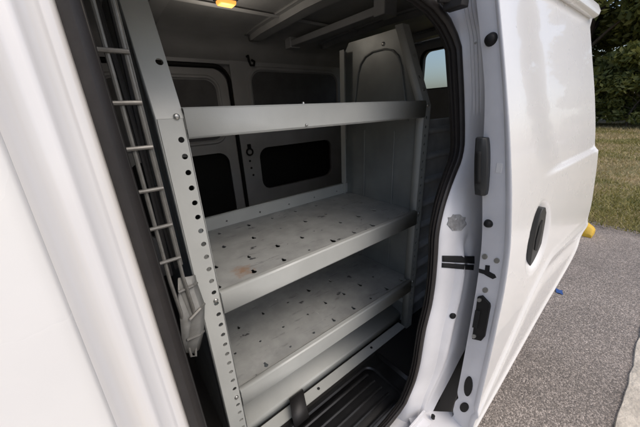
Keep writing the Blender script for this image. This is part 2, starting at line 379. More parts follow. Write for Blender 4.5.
for (x, y, h, lab) in ((20.3, -.5, 2.2, 'low dark shrub at the foot of the trees beside the olive tree'), (20.6, 1.8, 2.6, 'leafy undergrowth shrub in front of the dense dark tree trunk'),
                       (20.7, 4.0, 2.4, 'low shrub in front of the broad tree behind the van door'), (20.9, -3.1, 2.5, 'bushy shrub below the olive tree crown')):
    tree('shrub', lab, x, y, h, 1.7, .15, LEAFA, 260, .10, 26, 'undergrowth below the trees', 'shrub')

# yellow wheel stop (a trapezoid block with sloped ends, pinned to the asphalt)
c = at_z(579, 233, -H); ws = thing('wheel_stop', 'yellow painted concrete wheel stop on the asphalt by the lawn', 'wheel stop', (c.x, c.y + .7, 0))
sec = [(-.085, 0), (-.085, .05), (-.05, .125), (-.035, .135), (.035, .135), (.05, .125), (.085, .05), (.085, 0)]
q = MB(); rows = []
for k, (t, s_) in enumerate(((0, .55), (.02, .75), (.07, 1), (1.53, 1), (1.58, .75), (1.6, .55))):
    rows.append([(c.x + a, c.y - .12 + t, -H + b * s_) for a, b in sec])
q.loft(rows, True, True).build('block', YELLOW, ws, 40, .006)
for t in (.3, 1.3): MB().prism(circ(0, 0, .018, 10), X, Y, Vector((c.x, c.y - .12 + t, -H + .13)), Z, .012).build('anchor_pin', STEEL, ws)
b_ = at_z(563, 295, -H + .004)
q = MB(); q.loft([[(b_.x + i * .02, b_.y + j * .022 + i * .006, -H + .004 + .006 * ((i + j) % 2)) for j in range(3)] for i in range(4)])
o = q.build('plastic_scrap', BLUE, None, 0, solid=.001); o['label'] = 'small blue plastic scrap lying on the asphalt'; o['category'] = 'litter'

# ================================================================== VAN
VAN = thing('cargo_van', 'white cargo van with its side door slid open on metal shelves', 'van', (.4, 1.1, 0))
ZT, ZF = .40, -.935            # inner roof and cargo floor heights (relative to the eye)
ys = tab([(.45, .44), (.30, .405), (.20, .385), (.17, .375), (.13, .362), (0, .345), (-.11, .332), (-.25, .319), (-.46, .303), (-.66, .30), (-.77, .306), (-.9, .318), (-1.15, .335)])
xs = tab([(.30, .70), (.13, .697), (0, .712), (-.09, .717), (-.13, .706), (-.158, .684), (-.196, .654), (-.242, .627), (-.307, .606), (-.37, .602), (-.485, .592), (-.58, .568), (-.745, .553), (-.82, .53), (-.95, .525)])
# --- door opening weatherstrip: ribbed section swept round the opening
path = []
for i in range(60): z = lerp(.12, -.79, i / 59); path.append((xs(z), ys(z), z))
path += [(.525, .311, -.825), (.503, .314, -.846), (.465, .318, -.866), (.40, .323, -.884), (.30, .327, -.897), (.18, .329, -.902), (.09, .328, -.898), (.045, .326, -.885), (.018, .321, -.86)]
for i in range(40): z = lerp(-.82, .12, i / 39); path.append((.006, ys(z), z))
path += [(.012, .375, .165), (.03, .383, .195), (.065, .388, .213), (.12, .389, .218), (.3, .389, .22), (.5, .389, .218), (.57, .388, .213), (.625, .383, .198), (.665, .375, .172), (.686, .367, .145)]
sec = [(-.006, .012), (-.004, -.002), (.006, -.008), (.015, -.004), (.017, .004), (.012, .009), (.012, .012), (.019, .016), (.019, .022), (.013, .026), (.013, .029), (.019, .033), (.018, .040), (.010, .046), (.008, .055), (-.006, .055)]
rows = []; n = len(path); P_ = [Vector(p) for p in path]
for i in range(n):
    t = P_[(i + 1) % n] - P_[i - 1]; t.y = 0; t.normalize(); inn = Vector((t.z, 0, -t.x))
    if inn.dot(Vector((.34, 0, -.45)) - Vector((P_[i].x, 0, P_[i].z))) < 0: inn = -inn
    kd = lerp(.36, .62, sstep(-.45, .05, P_[i].z)) if P_[i].x > .2 else 1; rows.append([P_[i] + inn * (a * .85) + Y * b * kd for a, b in sec])
rows.append(rows[0])
MB().loft(rows).build('door_seal', SEALM, VAN, 60)

# --- front door pillar: stepped pressing between seal and front door
cols = [(.006, .05), (.004, .008), (0, 0), (-.003, -.003), (-.008, -.0042), (-.0095, -.0052), (-.0108, -.0070), (-.0125, -.0080), (-.0150, -.0098), (-.0195, -.0140), (-.0222, -.0172), (-.0240, -.0198), (-.0258, -.0212),
        (-.0285, -.0218), (-.034, -.0224), (-.037, -.0238), (-.042, -.0285), (-.049, -.0360), (-.0520, -.0400), (-.0535, -.0412)]
zs = [lerp(-1.22, .32, i / 50) for i in range(51)]
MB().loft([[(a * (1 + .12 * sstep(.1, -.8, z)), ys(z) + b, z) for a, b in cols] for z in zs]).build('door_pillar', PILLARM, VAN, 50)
# --- front door skin (with its window above the waist line)
def Yb(z): return ys(z) - .062
fx = [-.0525, -.0540, -.056, -.064, -.08, -.12, -.16, -.3, -.5, -.8, -1.0, -1.12]
fd = MB()
r_ = []
for z in zs:
    k = 1 + .12 * sstep(.1, -.8, z)
    r_.append([(a * k if a > -.1 else a, Yb(z) + (.026, .0190, .0165, .0145, .012, .010, .006, .002, 0, .004, .010, .03)[i], z) for i, a in enumerate(fx)])
FD = fd.loft([r for r, z in zip(r_, zs) if z < -.09]).loft([r[:7] for r, z in zip(r_, zs) if z > -.14]).build('front_door', PAINT, VAN, 50, solid=.002)
g = MB(); g.loft([[(x, Yb(.28) + .0 + dy, z) for x in (-1.12, -.6, -.155)] for z, dy in ((.26, .01), (.34, -.02), (.4, .05))]).build('window_frame', PAINT, FD, 40, solid=.004)

# --- rear pillar: door jamb behind the opening, running out to the wheel arch
xe = tab([(.4, .80), (-.60, .80), (-.70, .775), (-.76, .725), (-.83, .682), (-.906, .632), (-.96, .61)])
zs2 = [lerp(-.95, .30, i / 110) for i in range(111)]
stair = [(0, .02), (0, .006), (.003, -.004), (.008, -.010), (.010, -.0155), (.0125, -.016), (.0135, -.0215), (.0165, -.022), (.0175, -.0275), (.021, -.028), (.022, -.033), (.030, -.040)]
soft = [(0, .02), (0, .006), (.002, -.002), (.006, -.007), (.010, -.010), (.014, -.0125), (.019, -.015), (.024, -.0172), (.029, -.0192), (.034, -.021), (.040, -.0228), (.048, -.025)]
rows = []
for z in zs2:
    k = sstep(-.10, .03, z); x0, y0 = xs(z), ys(z); r = []
    for (a, b), (c_, d_) in zip(stair, soft): r.append((x0 + lerp(c_, a, k), y0 + lerp(d_, b, k), z))
    xa, ya = r[-1][0], r[-1][1]; xb = max(xe(z), xa + .01); yb = Yb(z) + lerp(.018, .004, k)
    for i in range(1, 25):
        t = i / 24; fold = (-.016 * math.exp(-((t - .10) / .10) ** 2) + .026 * math.exp(-((t - .30) / .075) ** 2)) * sstep(-.30, -.42, z) * (1 - .5 * sstep(-.60, -.85, z))
        r.append((lerp(xa, xb, t), lerp(ya, yb, t) + fold, z))
    r.append((xb + .003, yb + .012, z)); r.append((xb + .002, yb + .07, z))
    rows.append(r)
RP = MB().loft(rows).build('rear_pillar', JAMB, VAN, 38)
T = bvh(RP)
decal('sealer_patch', RP, T, [(u + 1.0 * math.sin(i * 2.3), v + .8 * math.sin(i * 3.7)) for i, (u, v) in enumerate(opx(456.5, 222.5, 9.3, 8.3, 22))], .0018, SEALER)
decal_grid('slot', RP, T, [(442, 255.5), (474, 256), (474, 263.5), (442, 261.5)], .0012, BLACK)
decal_grid('slot', RP, T, [(441.8, 262.6), (473.5, 264.8), (473, 270), (441.5, 267.2)], .0012, BLACK)
stud('plug', RP, T, 453, 316, circ(0, 0, .009, 12), .004, RUBBER, dome=True)
stud('plug', RP, T, 475.5, 43, circ(0, 0, .0028, 10), .002, STEEL, dome=True)
# --- rear quarter outer panel behind the slid door, with the wheel arch left open
ACX, ACZ, AR = 1.17, -1.165, .40
rows = []
for i in range(40):
    x = lerp(.795, 2.02, i / 39); r = []
    zb = -1.22
    if abs(x - ACX) < AR + .05: zb = max(zb, ACZ + math.sqrt(max(0, (AR + .06) ** 2 - (x - ACX) ** 2)))
    if x < .82: zb = -.42
    for j in range(26):
        z = lerp(zb, .34, j / 25); r.append((x, Yb(z) + .105 * sstep(1.15, 2.05, x), z))
    rows.append(r)
MB().loft(rows).build('quarter_panel', PAINT, VAN, 40, solid=.002)
# --- sill below the opening
MB().loft([[(x, .37, -.925), (x, .335, -.918), (x, .315, -.915), (x, .295, -.925), (x, .275, -.95), (x, .252, -1.0), (x, .246, -1.12), (x, .26, -1.22), (x, .34, -1.24)] for x in (-1.12, -.5, -.02, .1, .3, .45, .6)]).build('sill', JAMB, VAN, 50, solid=.002)

# --- sliding door, slid back along the outside
Yf = tab([(.32, .312), (.175, .272), (.05, .240), (-.093, .207), (-.22, .183), (-.33, .169), (-.45, .164), (-.62, .163), (-.80, .164), (-1.0, .172)])
Yr = tab([(.32, .305), (.263, .292), (.153, .262), (-.012, .217), (-.15, .186), (-.30, .164), (-.435, .152), (-.64, .156), (-1.0, .165)])
zbot = tab([(.60, -.985), (.65, -.955), (.75, -.905), (.855, -.858), (1.0, -.795), (1.12, -.745), (1.25, -.700), (1.36, -.655), (1.42, -.60), (1.455, -.52)])
XF, XR, ZTOP = .65, 1.45, .30
xbl = tab([(.3, .72), (.1, .728), (0, .745), (-.10, .79), (-.17, .87), (-.2, .90)])
crz = tab([(.65, -.83), (.69, -.78), (.80, -.64), (.93, -.49), (1.01, -.450), (1.2, -.455), (1.42, -.47)])
def door_y(x, z):
    t = (x - XF) / (XR - XF); y = lerp(Yf(z), Yr(z), t)
    y += .011 * sstep(-.184, -.172, z) * sstep(-.04, .20, x - xbl(z) + .02 * sstep(-.1, -.17, z))                      # pressed-in upper panel
    e = ((x - .845) / .085) ** 2 + ((z + .342) / .105) ** 2
    y += .020 * (1 - sstep(.35, 1.0, e))                                                     # bowl behind the handle
    d = z - crz(x); y += -.006 * math.exp(-(d / .013) ** 2) + .005 * math.exp(-((d + .055) / .03) ** 2) * sstep(.68, .8, x)
    d = z - zbot(x); y += -.005 * math.exp(-((d - .045) / .012) ** 2) + .012 * (1 - sstep(0, .02, d))
    return y
def thick(z): return lerp(1, .70, sstep(-.18, .06, z))
NC, NR = 110, 240
cx = [XF + (XR - XF) * (i / NC) for i in range(NC + 1)]
rows = []
hem = [(.018, .064), (.010, .0635), (.0075, .050), (.006, .030), (.0055, .0145), (.003, .0120), (.0005, .0095), (-.0012, .004), (-.0008, .0012)]
for j in range(NR + 1):
    t = j / NR; r = []
    for dx, dy in hem: z = lerp(zbot(XF), ZTOP, t); r.append((XF + dx, door_y(XF, z) + dy * thick(z), z))
    for x in cx: z = lerp(zbot(x), ZTOP, t); r.append((x, door_y(x, z), z))
    for dx, dy in ((.003, .003), (.003, .012), (-.004, .03), (-.03, .06)):
        z = lerp(zbot(XR), ZTOP, t); r.append((XR + dx, door_y(XR, z) + dy, z))
    rows.append(r)
dm = MB().loft(rows)
ri = []                                                       # inner skin and turned-in bottom edge
for j in range(31):
    t = j / 30; ri.append([(x, lerp(Yf(lerp(zbot(x), ZTOP, t)), Yr(lerp(zbot(x), ZTOP, t)), (x - XF) / (XR - XF)) + (.066 if x > XF + .02 else .064) * thick(lerp(zbot(x), ZTOP, t)), lerp(zbot(x) + .004, ZTOP, t)) for x in [lerp(XF + .018, XR - .03, i / 30) for i in range(31)]])
dm.loft(ri)
bot = [lerp(XF, XR, i / 60) for i in range(61)]
dm.loft([[(x, door_y(x, zbot(x)), zbot(x)) for x in bot], [(x, door_y(x, zbot(x)) + .008, zbot(x) - .004) for x in bot], [(x, Yf(zbot(x)) + .066, zbot(x) + .004) for x in bot]])
SD = dm.build('sliding_door', PAINT, VAN, 42); SD['label'] = 'white sliding door standing open along the van side'
# edge face painted like the jamb
SD.data.materials.append(JAMB)
for p in SD.data.polygons:
    c_ = p.center
    if c_.x < XF + .02 and p.normal.x < -.35: p.material_index = 1
# top moulding
mold = []
for i in range(41):
    x = lerp(XF, XR + .004, i / 40); y0 = lerp(Yf(.27), Yr(.27), i / 40)
    mold.append([(x, y0 + .02, .258), (x, y0 - .004, .256), (x, y0 - .014, .262), (x, y0 - .016, .275), (x, y0 - .006, .296), (x, y0 + .02, .304), (x, y0 + .06, .304), (x, y0 + .06, .258)])
MB().loft(mold, True, True).build('top_moulding', PAINT, SD, 50, .002)
T = bvh(SD)
# outer handle: tapered pull standing in its bowl
hp = [at_y(u, v, .171) for u, v in ((546, 207.5), (543.5, 208.5), (540.5, 215), (536.5, 228), (533.5, 244), (531, 260), (530.2, 266), (532.3, 271), (535.5, 268), (538.2, 262), (540.5, 250), (543, 236), (545.4, 222), (546.7, 212))]
MB().prism([(p.x, p.z) for p in hp], X, Z, Vector((0, .171, 0)), Y, .022).build('door_handle', HANDLE, SD, 40, .002)
hp2 = [at_y(u, v, .1685) for u, v in ((543, 220), (540, 226), (536.5, 240), (535, 250), (537, 251), (539.5, 242), (541.8, 232))]
MB().prism([(p.x, p.z) for p in hp2], X, Z, Vector((0, .1685, 0)), Y, .004).build('grip_slot', BLACK, SD)
for (u, v, r_) in ((491, 39.5, .0125), (488.5, 223.5, .010)):
    stud('rubber_bumper', SD, T, u, v, circ(0, 0, r_, 18), .012, RUBBER, dome=True)
for (u, v) in ((485, 256.5), (497, 260.5), (485.5, 290)):
    decal('bolt', SD, T, opx(u, v, 3.1, 2.9, 10), .0016, STEEL, bevel=.0004)
decal('slot', SD, T, [(479, 268.5), (485, 270), (485.5, 265), (490, 265.5), (489.5, 271.5), (495, 274.5), (496.5, 277.5), (493, 279), (487, 276), (484, 274), (479, 272.5)], .0010, BLACK)
LA = decal('latch', SD, T, [(478.5, 296), (483, 295), (490.5, 303), (491, 306), (485.5, 336), (482, 340), (473, 338), (467.5, 331), (468, 325), (473, 303)], .006, RUBBER, bevel=.001)
for (u, v) in ((481, 299), (475.5, 335)): decal('bolt', SD, T, opx(u, v, 2.2, 2, 8), .0085, STEEL)
decal('jaw', SD, T, [(477, 309), (481.5, 310), (478.5, 327), (474, 326)], .0085, BLACK)
decal('grommet', SD, T, opx(468.5, 386, 4.2, 10, 18, .08), .003, RUBBER, bevel=.0008)
decal('grommet', SD, T, opx(464.5, 407, 4.4, 4.8, 16), .003, RUBBER, bevel=.0008)
stud('label_plate', SD, T, 499, 168, rrect(-.006, -.011, .006, .011, .001, 2), .0006, PAINT)
# inner pull handle on the door's front edge
hz0, hz1 = at_x(486, 137, .66).z, at_x(480, 193, .66).z
def pull(z): return Yf(z) + .062 * thick(z) - .004
MB().loft([[(.650 - .010 * w, pull(z) - .014 * w, z), (.640 - .004 * w, pull(z) - .002, z), (.640 - .004 * w, pull(z) + .012, z), (.655, pull(z) + .018, z), (.668, pull(z) + .006, z), (.666, pull(z) - .012 * w, z)] for z, w in
           [(lerp(hz0, hz1, k / 12), math.sin(math.pi * min(1, max(0, .06 + .88 * k / 12))) ** .35) for k in range(13)]], True, True).build('inner_pull', HANDLE, SD, 50, .002)
zm = [lerp(hz0, hz1, .22 + .56 * k / 8) for k in range(9)]
MB().loft([[(.6348, pull(z) - .002, z), (.6340, pull(z) + .008, z)] for z in zm]).build('grip_slot', BLACK, SD, 40, solid=.002)

# --- lower roller arm between sill and door
ARM = MB()
a0 = Vector((.545, .295, -.905)); a1 = Vector((.675, .215, -.93))
d_ = (a1 - a0).normalized(); s_ = Vector((-d_.y, d_.x, 0)).normalized()
ARM.prism([(-.01, -.022), (.16, -.026), (.16, .02), (.05, .028), (-.01, .02)], d_, s_, a0, Z, .004)
AR_ = ARM.build('roller_arm', JAMB, VAN, 40, .001)
q = MB(); q.box((.50, .275, -.93), (.575, .281, -.865)); q.box((.50, .255, -.9), (.575, .281, -.895)); q.build('arm_bracket', JAMB, AR_, 40, .001)
T2 = bvh(AR_)
for (u, v) in ((438, 401), (433, 417)):
    p = at_z(u, v, -.899); MB().prism(circ(0, 0, .006, 8), X, Y, Vector((p.x, p.y, -.903)), Z, .010).build('bolt', RUBBER, AR_)
# upper roller bracket
q = MB(); p = at_y(460, 4, .34); q.box((p.x - .012, .33, p.z - .006), (p.x + .016, .37, p.z + .03)); q.tube([(p.x - .03, .37, p.z + .012), (p.x + .005, .35, p.z + .012)], .007, 10); q.build('upper_roller', DARKPL, VAN, 40, .004)

# --- rear wheel
wc = Vector((1.17, .40, -H + .315))
WH = bpy.data.objects.new('rear_wheel', None); COL.objects.link(WH); WH.location = wc + Vector((0, 0, H)); hang(WH, VAN); WH['_w'] = list(wc + Vector((0, 0, H)))
prof = [(.20, -.07), (.24, -.088), (.285, -.09), (.308, -.075), (.315, -.05), (.315, .05), (.308, .075), (.285, .09), (.24, .088), (.20, .07)]
rows = [[(wc.x + r * math.cos(a), wc.y + yy, wc.z + r * math.sin(a)) for r, yy in prof] for a in [2 * math.pi * i / 48 for i in range(49)]]
MB().loft(rows).build('tyre', TYRE, WH)
prof = [(.20, -.06), (.195, -.045), (.17, -.03), (.12, -.05), (.06, -.055), (.0, -.055)]
MB().loft([[(wc.x + r * math.cos(a), wc.y + yy, wc.z + r * math.sin(a)) for r, yy in prof] for a in [2 * math.pi * i / 48 for i in range(49)]]).build('rim', STEEL, WH)
q = MB(); n = 24                                            # wheel-house liner
q.loft([[(ACX + (AR + .03) * math.cos(a), y, ACZ + (AR + .03) * math.sin(a)) for y in (.27, .42)] for a in [math.pi * i / n for i in range(n + 1)]])
q.add([(ACX + (AR + .03) * math.cos(math.pi * i / n), .42, ACZ + (AR + .03) * math.sin(math.pi * i / n)) for i in range(n + 1)], [tuple(range(n + 1))])
q.build('wheel_house', DARKPL, VAN, 40, solid=.003)

# --- cargo floor, step tray
FL = MB().box((-.35, .335, ZF - .04), (1.97, 1.82, ZF)).build('cargo_floor', DARKPL, VAN)
TR = MB().loft([[(x, y, z) for x, z in ((.05, ZF + .006), (.06, ZF + .018), (.07, ZF + .008), (.66, ZF + .008), (.67, ZF + .018), (.68, ZF + .006))] for y in (.335, .44, .545)]).build('step_tray', TRAY, VAN, 30, solid=.003)
for i in range(5):
    y = .375 + i * .032
    MB().tube([(.13, y, ZF + .010), (.14, y, ZF + .0135), (.56, y, ZF + .0135), (.57, y, ZF + .010)], .0055, 6).build('tray_rib', TRAY, TR)
loop = [(p[0], p[1], ZF + .012) for p in rrect(.10, .352, .605, .530, .035, 5)]
MB().tube(loop, .007, 6, True).build('tray_rim', TRAY, TR)

# --- roof with bows, ceiling lamp
RF = MB().loft([[(x, y, z) for y, z in ((.43, .30), (.46, .36), (.52, .405), (.7, .425), (1.1, .435), (1.5, .425), (1.70, .405), (1.78, .36), (1.81, .28))] for x in (-.35, .3, 1, 1.7, 1.97)]).build('roof', ROOFIN, VAN, 50, solid=.004)
MB().loft([[(x, y + (.14 * sstep(.9, 2.03, x) * max(0, 1 - (y - .39) / .5)), z) for y, z in ((.395, .29), (.40, .36), (.46, .43), (.7, .475), (1.1, .49), (1.5, .475), (1.75, .43), (1.83, .34), (1.86, .24))] for x in (-1.0, -.35, .3, .9, 1.1, 1.3, 1.5, 1.7, 1.9, 2.03)]).build('roof_skin', PAINT, VAN, 60, solid=.002)
for x, w in ((.30, .05), (.84, .055), (1.36, .055), (1.8, .055)):
    q = MB(); q.loft([[(x - w, y, zc + .012), (x - w, y, zc + .004), (x - w * .62, y, zc + .003), (x - w * .55, y, zc - .022), (x + w * .55, y, zc - .022), (x + w * .62, y, zc + .003), (x + w, y, zc + .004), (x + w, y, zc + .012)] for y, zc in ((.55, .402), (.75, .412), (1.1, .420), (1.5, .412), (1.60, .405), (1.64, .404))])
    q.build('roof_bow', ROOFIN, RF, 30, solid=.002)
for y in (.82, 1.30): MB().loft([[(x, y - .012, .418), (x, y, .410), (x, y + .012, .418)] for x in (-.3, .5, 1.4, 1.95)]).build('roof_seam', ROOFIN, RF, 20, solid=.002)
q = MB(); q.box((1.05, .90, .366), (1.11, 1.62, .398)); q.box((1.04, .87, .356), (1.12, .93, .43)); q.box((1.045, 1.58, .36), (1.115, 1.64, .425)); q.build('cross_bar', INNER, RF, 40, .004)
LAMP = bpy.data.materials.new('amber_lamp'); LAMP.use_nodes = True
b = LAMP.node_tree.nodes['Principled BSDF']; b.inputs['Base Color'].default_value = (.8, .35, .08, 1); b.inputs['Emission Color'].default_value = (1, .42, .08, 1); b.inputs['Emission Strength'].default_value = .9
p = at_z(226, 2, .39)
CL = MB().box((p.x - .04, p.y - .03, .392), (p.x + .04, p.y + .03, .43)).build('ceiling_lamp', DARKPL, RF, 40, .006)
MB().loft([[(p.x + sx * .032 * k, p.y + sy * .022 * k, z) for sx, sy in ((-1, -1), (1, -1), (1, 1), (-1, 1))] for k, z in ((1, .393), (.97, .384), (.85, .378))], True, True).build('lamp_lens', LAMP, CL, 40, .003)

ld = bpy.data.lights.new('ceiling_lamp_light', 'POINT'); ld.energy = .45; ld.color = (1, .90, .78); ld.shadow_soft_size = .04
lo = bpy.data.objects.new('ceiling_lamp_light', ld); COL.objects.link(lo); lo.location = (p.x, p.y, H + .33); hang(lo, CL)
# --- far wall: closed far door with its black seal, and the rear quarter with pressed panels
YW = 1.80
def wl(z): return YW - .05 * sstep(-.2, .4, z)                # leans in towards the roof
def W_(u, v): p = at_y(u, v, YW); return (p.x, p.z)
lowL, lowR = W_(258, 186), W_(331, 140)
hole = rrect(.865, -.525, 1.53, -.225, .07, 6)
holeB = rrect(1.66, -.60, 1.9, -.235, .06, 6)
FW = plate('far_wall', [(.74, ZF), (1.97, ZF), (1.97, .42), (.74, .42)], [hole, holeB], .004, (0, YW, 0), X, Z, INNER, VAN, .0)
for h_ in (hole, holeB):
    MB().loft([[(x, YW + d, z) for x, z in h_ + [h_[0]]] for d in (-.004, .0, .03)]).build('panel_rim', INNER, FW, 60, solid=.002)
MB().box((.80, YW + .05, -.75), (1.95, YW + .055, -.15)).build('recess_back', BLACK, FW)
def ring(x0, z0, x1, z1, r, w, d, y, name, m, par):
    a = rrect(x0, z0, x1, z1, r, 8); b = rrect(x0 + w, z0 + w, x1 - w, z1 - w, max(.01, r - w), 8)
    MB().loft([[(p[0], y, p[1]) for p in a + [a[0]]], [(p[0] * .7 + q_[0] * .3, y - d, p[1] * .7 + q_[1] * .3) for p, q_ in zip(a + [a[0]], b + [b[0]])], [(p[0] * .3 + q_[0] * .7, y - d, p[1] * .3 + q_[1] * .7) for p, q_ in zip(a + [a[0]], b + [b[0]])], [(p[0], y, p[1]) for p in b + [b[0]]]]).build(name, m, par, 50)
ring(.84, -.12, 1.62, .285, .10, .03, .012, YW - .002, 'pressed_panel', INNER, FW)
ring(1.70, -.12, 1.93, .285, .09, .03, .012, YW - .002, 'pressed_panel', INNER, FW)
ring(.83, -1.0, 1.62, -.68, .06, .025, .010, YW - .002, 'pressed_panel', INNER, FW)
INSERT = mat('dark_liner_board', (.13, .13, .135), .55, var=.2, vscale=12)
for x0, x1 in ((.872, 1.588), (1.735, 1.895)): plate('panel_insert', rrect(x0, -.088, x1, .253, .07, 6), [], .003, (0, YW - .006, 0), X, Z, INSERT, FW)
# far sliding door
holeD = rrect(.09, -.68, .655, -.225, .07, 6)
FD2 = plate('far_door', rrect(.02, -1.05, .715, .26, .09, 8), [holeD], .004, (0, YW + .012, 0), X, Z, INNER, VAN)
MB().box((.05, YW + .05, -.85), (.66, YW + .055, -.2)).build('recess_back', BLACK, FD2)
MB().loft([[(x, YW + d, z) for x, z in holeD + [holeD[0]]] for d in (.008, .012, .045)]).build('panel_rim', INNER, FD2, 60, solid=.002)
ring(.05, -.17, .665, .225, .08, .025, .010, YW + .010, 'pressed_panel', INNER, FD2)
plate('panel_insert', rrect(.078, -.142, .637, .197, .06, 6), [], .003, (0, YW + .006, 0), X, Z, INSERT, FD2)
ring(.004, -1.075, .742, .285, .10, .026, .016, YW + .006, 'far_seal', RUBBER, VAN)
MB().box((-.35, YW + .02, ZF), (.03, YW + .025, .42)).build('front_lining', INNER, VAN)
MB().box((-.35, YW + .06, ZF - .1), (2.02, YW + .065, .44)).build('far_skin', PAINT, VAN)
MB().box((.0, YW - .001, .285), (.74, YW + .003, .42)).build('header', INNER, VAN)
p = at_y(250, 62, YW - .01)
q = MB(); q.tube([(p.x - .018, YW - .004, p.z + .028), (p.x - .018, YW - .03, p.z + .03), (p.x - .018, YW - .034, p.z), (p.x - .01, YW - .034, p.z - .022), (p.x + .012, YW - .034, p.z - .022), (p.x + .02, YW - .03, p.z), (p.x + .016, YW - .004, p.z + .012)], .007, 8); q.build('striker', RUBBER, FW)
p = at_y(250, 152, YW - .01)
MB().tube([(p.x + a_ * .022, YW - .008, p.z + b__ * .022) for a_, b__ in circ(0, 0, 1, 12)], .006, 6, True).build('catch_ring', RUBBER, FW)
MB().box((p.x - .012, YW - .016, p.z + .02), (p.x + .012, YW - .003, p.z + .052)).build('catch_base', RUBBER, FW, 40, .003)
for (u, v) in ((250, 161), (251.5, 168), (253.5, 175), (253, 57)):
    p = at_y(u, v, YW - .003); MB().prism(circ(0, 0, .011 if v < 155 else .008, 10), X, Z, Vector((p.x, YW - .0022, p.z)), -Y, .001).build('hole_plug', BLACK, FW)
# added light-blocking panel behind the seats and rear wall

WIN = [rrect(.60, .11, 1.30, .36, .05, 6), rrect(1.42, .11, 1.70, .36, .05, 6)]
RW = plate('rear_wall', [(.42, ZF), (1.84, ZF), (1.84, .42), (.42, .42)], WIN, .004, (1.97, 0, 0), Y, Z, INNER, VAN)
RS = plate('rear_skin', [(.40, -1.2), (1.86, -1.2), (1.86, .44), (.44, .44)], WIN, .003, (2.02, 0, 0), Y, Z, PAINT, VAN)
PANE = bpy.data.materials.new('clear_pane'); PANE.use_nodes = True; n_ = PANE.node_tree; n_.nodes.remove(n_.nodes['Principled BSDF'])
t_ = n_.nodes.new('ShaderNodeBsdfTransparent'); t_.inputs[0].default_value = (.80, .84, .83, 1); g_ = n_.nodes.new('ShaderNodeBsdfGlossy'); g_.inputs['Roughness'].default_value = .02
f_ = n_.nodes.new('ShaderNodeFresnel'); m_ = n_.nodes.new('ShaderNodeMixShader'); n_.links.new(f_.outputs[0], m_.inputs[0]); n_.links.new(t_.outputs[0], m_.inputs[1]); n_.links.new(g_.outputs[0], m_.inputs[2]); n_.links.new(m_.outputs[0], n_.nodes['Material Output'].inputs[0])
for w_ in WIN:
    MB().add([(2.0, a_, b__) for a_, b__ in w_], [tuple(range(len(w_)))]).build('window_pane', PANE, RW, 0)
    MB().loft([[(x, a_, b__) for a_, b__ in w_ + [w_[0]]] for x in (1.965, 2.025)]).build('window_gasket', RUBBER, RW, 60, solid=.006)
MB().box((-.21, .60, ZF), (-.20, 1.82, .42)).build('light_block_panel', DARKPL, VAN)  # added panel; keeps windscreen light off the shelving's left end
# near side lining behind the opening, lit patch of bodywork and ribbed trim behind the rack
MB().box((.80, .40, ZF), (1.97, .405, .36)).build('near_lining', ROOFIN, VAN)
MB().box((-.15, .40, ZF), (-.008, .405, .36)).build('near_lining', ROOFIN, VAN)
MB().box((-1.1, .40, ZF), (-.15, .405, -.12)).build('door_lining', DARKPL, VAN)
MB().box((-.35, .41, .245), (1.97, .415, .40)).build('header', ROOFIN, VAN)
RT = MB().box((.945, .59, ZF), (1.40, .60, -.05)).build('ribbed_trim', TRIM, VAN)
for k in range(9):
    z = -.09 - k * .095
    MB().loft([[(x, .59, z + .015), (x, .575, z + .010), (x, .571, z), (x, .576, z - .008), (x, .59, z - .012)] for x in (.95, 1.1, 1.39)], False).build('rib', TRIM, RT, 60)

# ================================================================== SHELVING UNIT
ENDM = mat('dull_galvanised', (.33, .345, .335), .36, metal=.35, var=.18, vscale=9, bump=.02, bscale=200)
SH = thing('shelving_unit', 'grey steel shelving unit with perforated uprights inside the van', 'shelving', (.5, .75, ZF + H))
xL, xR, yF, yB, ZB, ZK = .0885, .900, .5525, .955, ZF + .003, -.002
XU = .1295                     # inner edge of the left upright
ZTOPR, LEAN = .255, .107
def side_outline(i=0):
    return [(yF + i, ZB + i), (yF + i, ZK), (yF + LEAN + i, ZTOPR - i), (yB - .02 - i, ZTOPR - i), (yB - i, ZTOPR - .03), (yB - i, ZB + i)]
for x, side in ((xL, -1), (xR, 1)):
    EP = plate('end_panel', side_outline(.004), [], .002, (x, 0, 0), Y, Z, ENDM, SH)
    sx = -side
    def rl(pts): return MB().tube([(x + sx * .0038, a, b) for a, b in pts], .0034, 8).build('pressed_ridge', ENDM, EP)
    rl([(yF + .075, -.05), (yF + .115, .13), (yF + .13, .165), (yF + .155, .187), (yF + .19, .197), (yF + .25, .197), (yF + .285, .187), (yF + .31, .165), (yF + .325, .13), (yF + .355, -.05)])
    rl([(yF + .13, -.085), (yF + .13, -.83)]); rl([(yF + .285, -.085), (yF + .285, -.83)])
PITCH = .0296  # hole spacing
def upright(xa, xb, xh, y, ret):
    hs = []; z = -.038
    while z > ZB + .03: hs.append(circ(xh, z, .0052, 14)); z -= PITCH
    lo, hi = min(xa, xb), max(xa, xb)
    U_ = plate('upright', [(lo, ZB), (hi, ZB), (hi, ZK), (lo, ZK)], hs, .002, (0, y, 0), X, Z, GREY, SH)
    dv = Vector((0, LEAN, ZTOPR - ZK)); L_ = dv.length; dv.normalize()
    plate('slanted_top', [(lo, 0), (hi, 0), (hi, L_), (lo, L_)], [circ(xh, L_ * .36, .0062, 14)], .002, (0, y, ZK), X, dv, GREY, U_)
    for xx in (xa, xb):
        MB().loft([[(xx, y - .001, ZB), (xx, y + ret, ZB)], [(xx, y - .001, ZK), (xx, y + ret, ZK)], [(xx, y + LEAN - .001, ZTOPR), (xx, y + LEAN + ret, ZTOPR)]]).build('flange', GREY, U_, 20, solid=.002)
    return U_
upright(xL - .0015, XU, .1185, yF, .030)
upright(xR + .014, xR - .022, xR - .006, yF, .028)
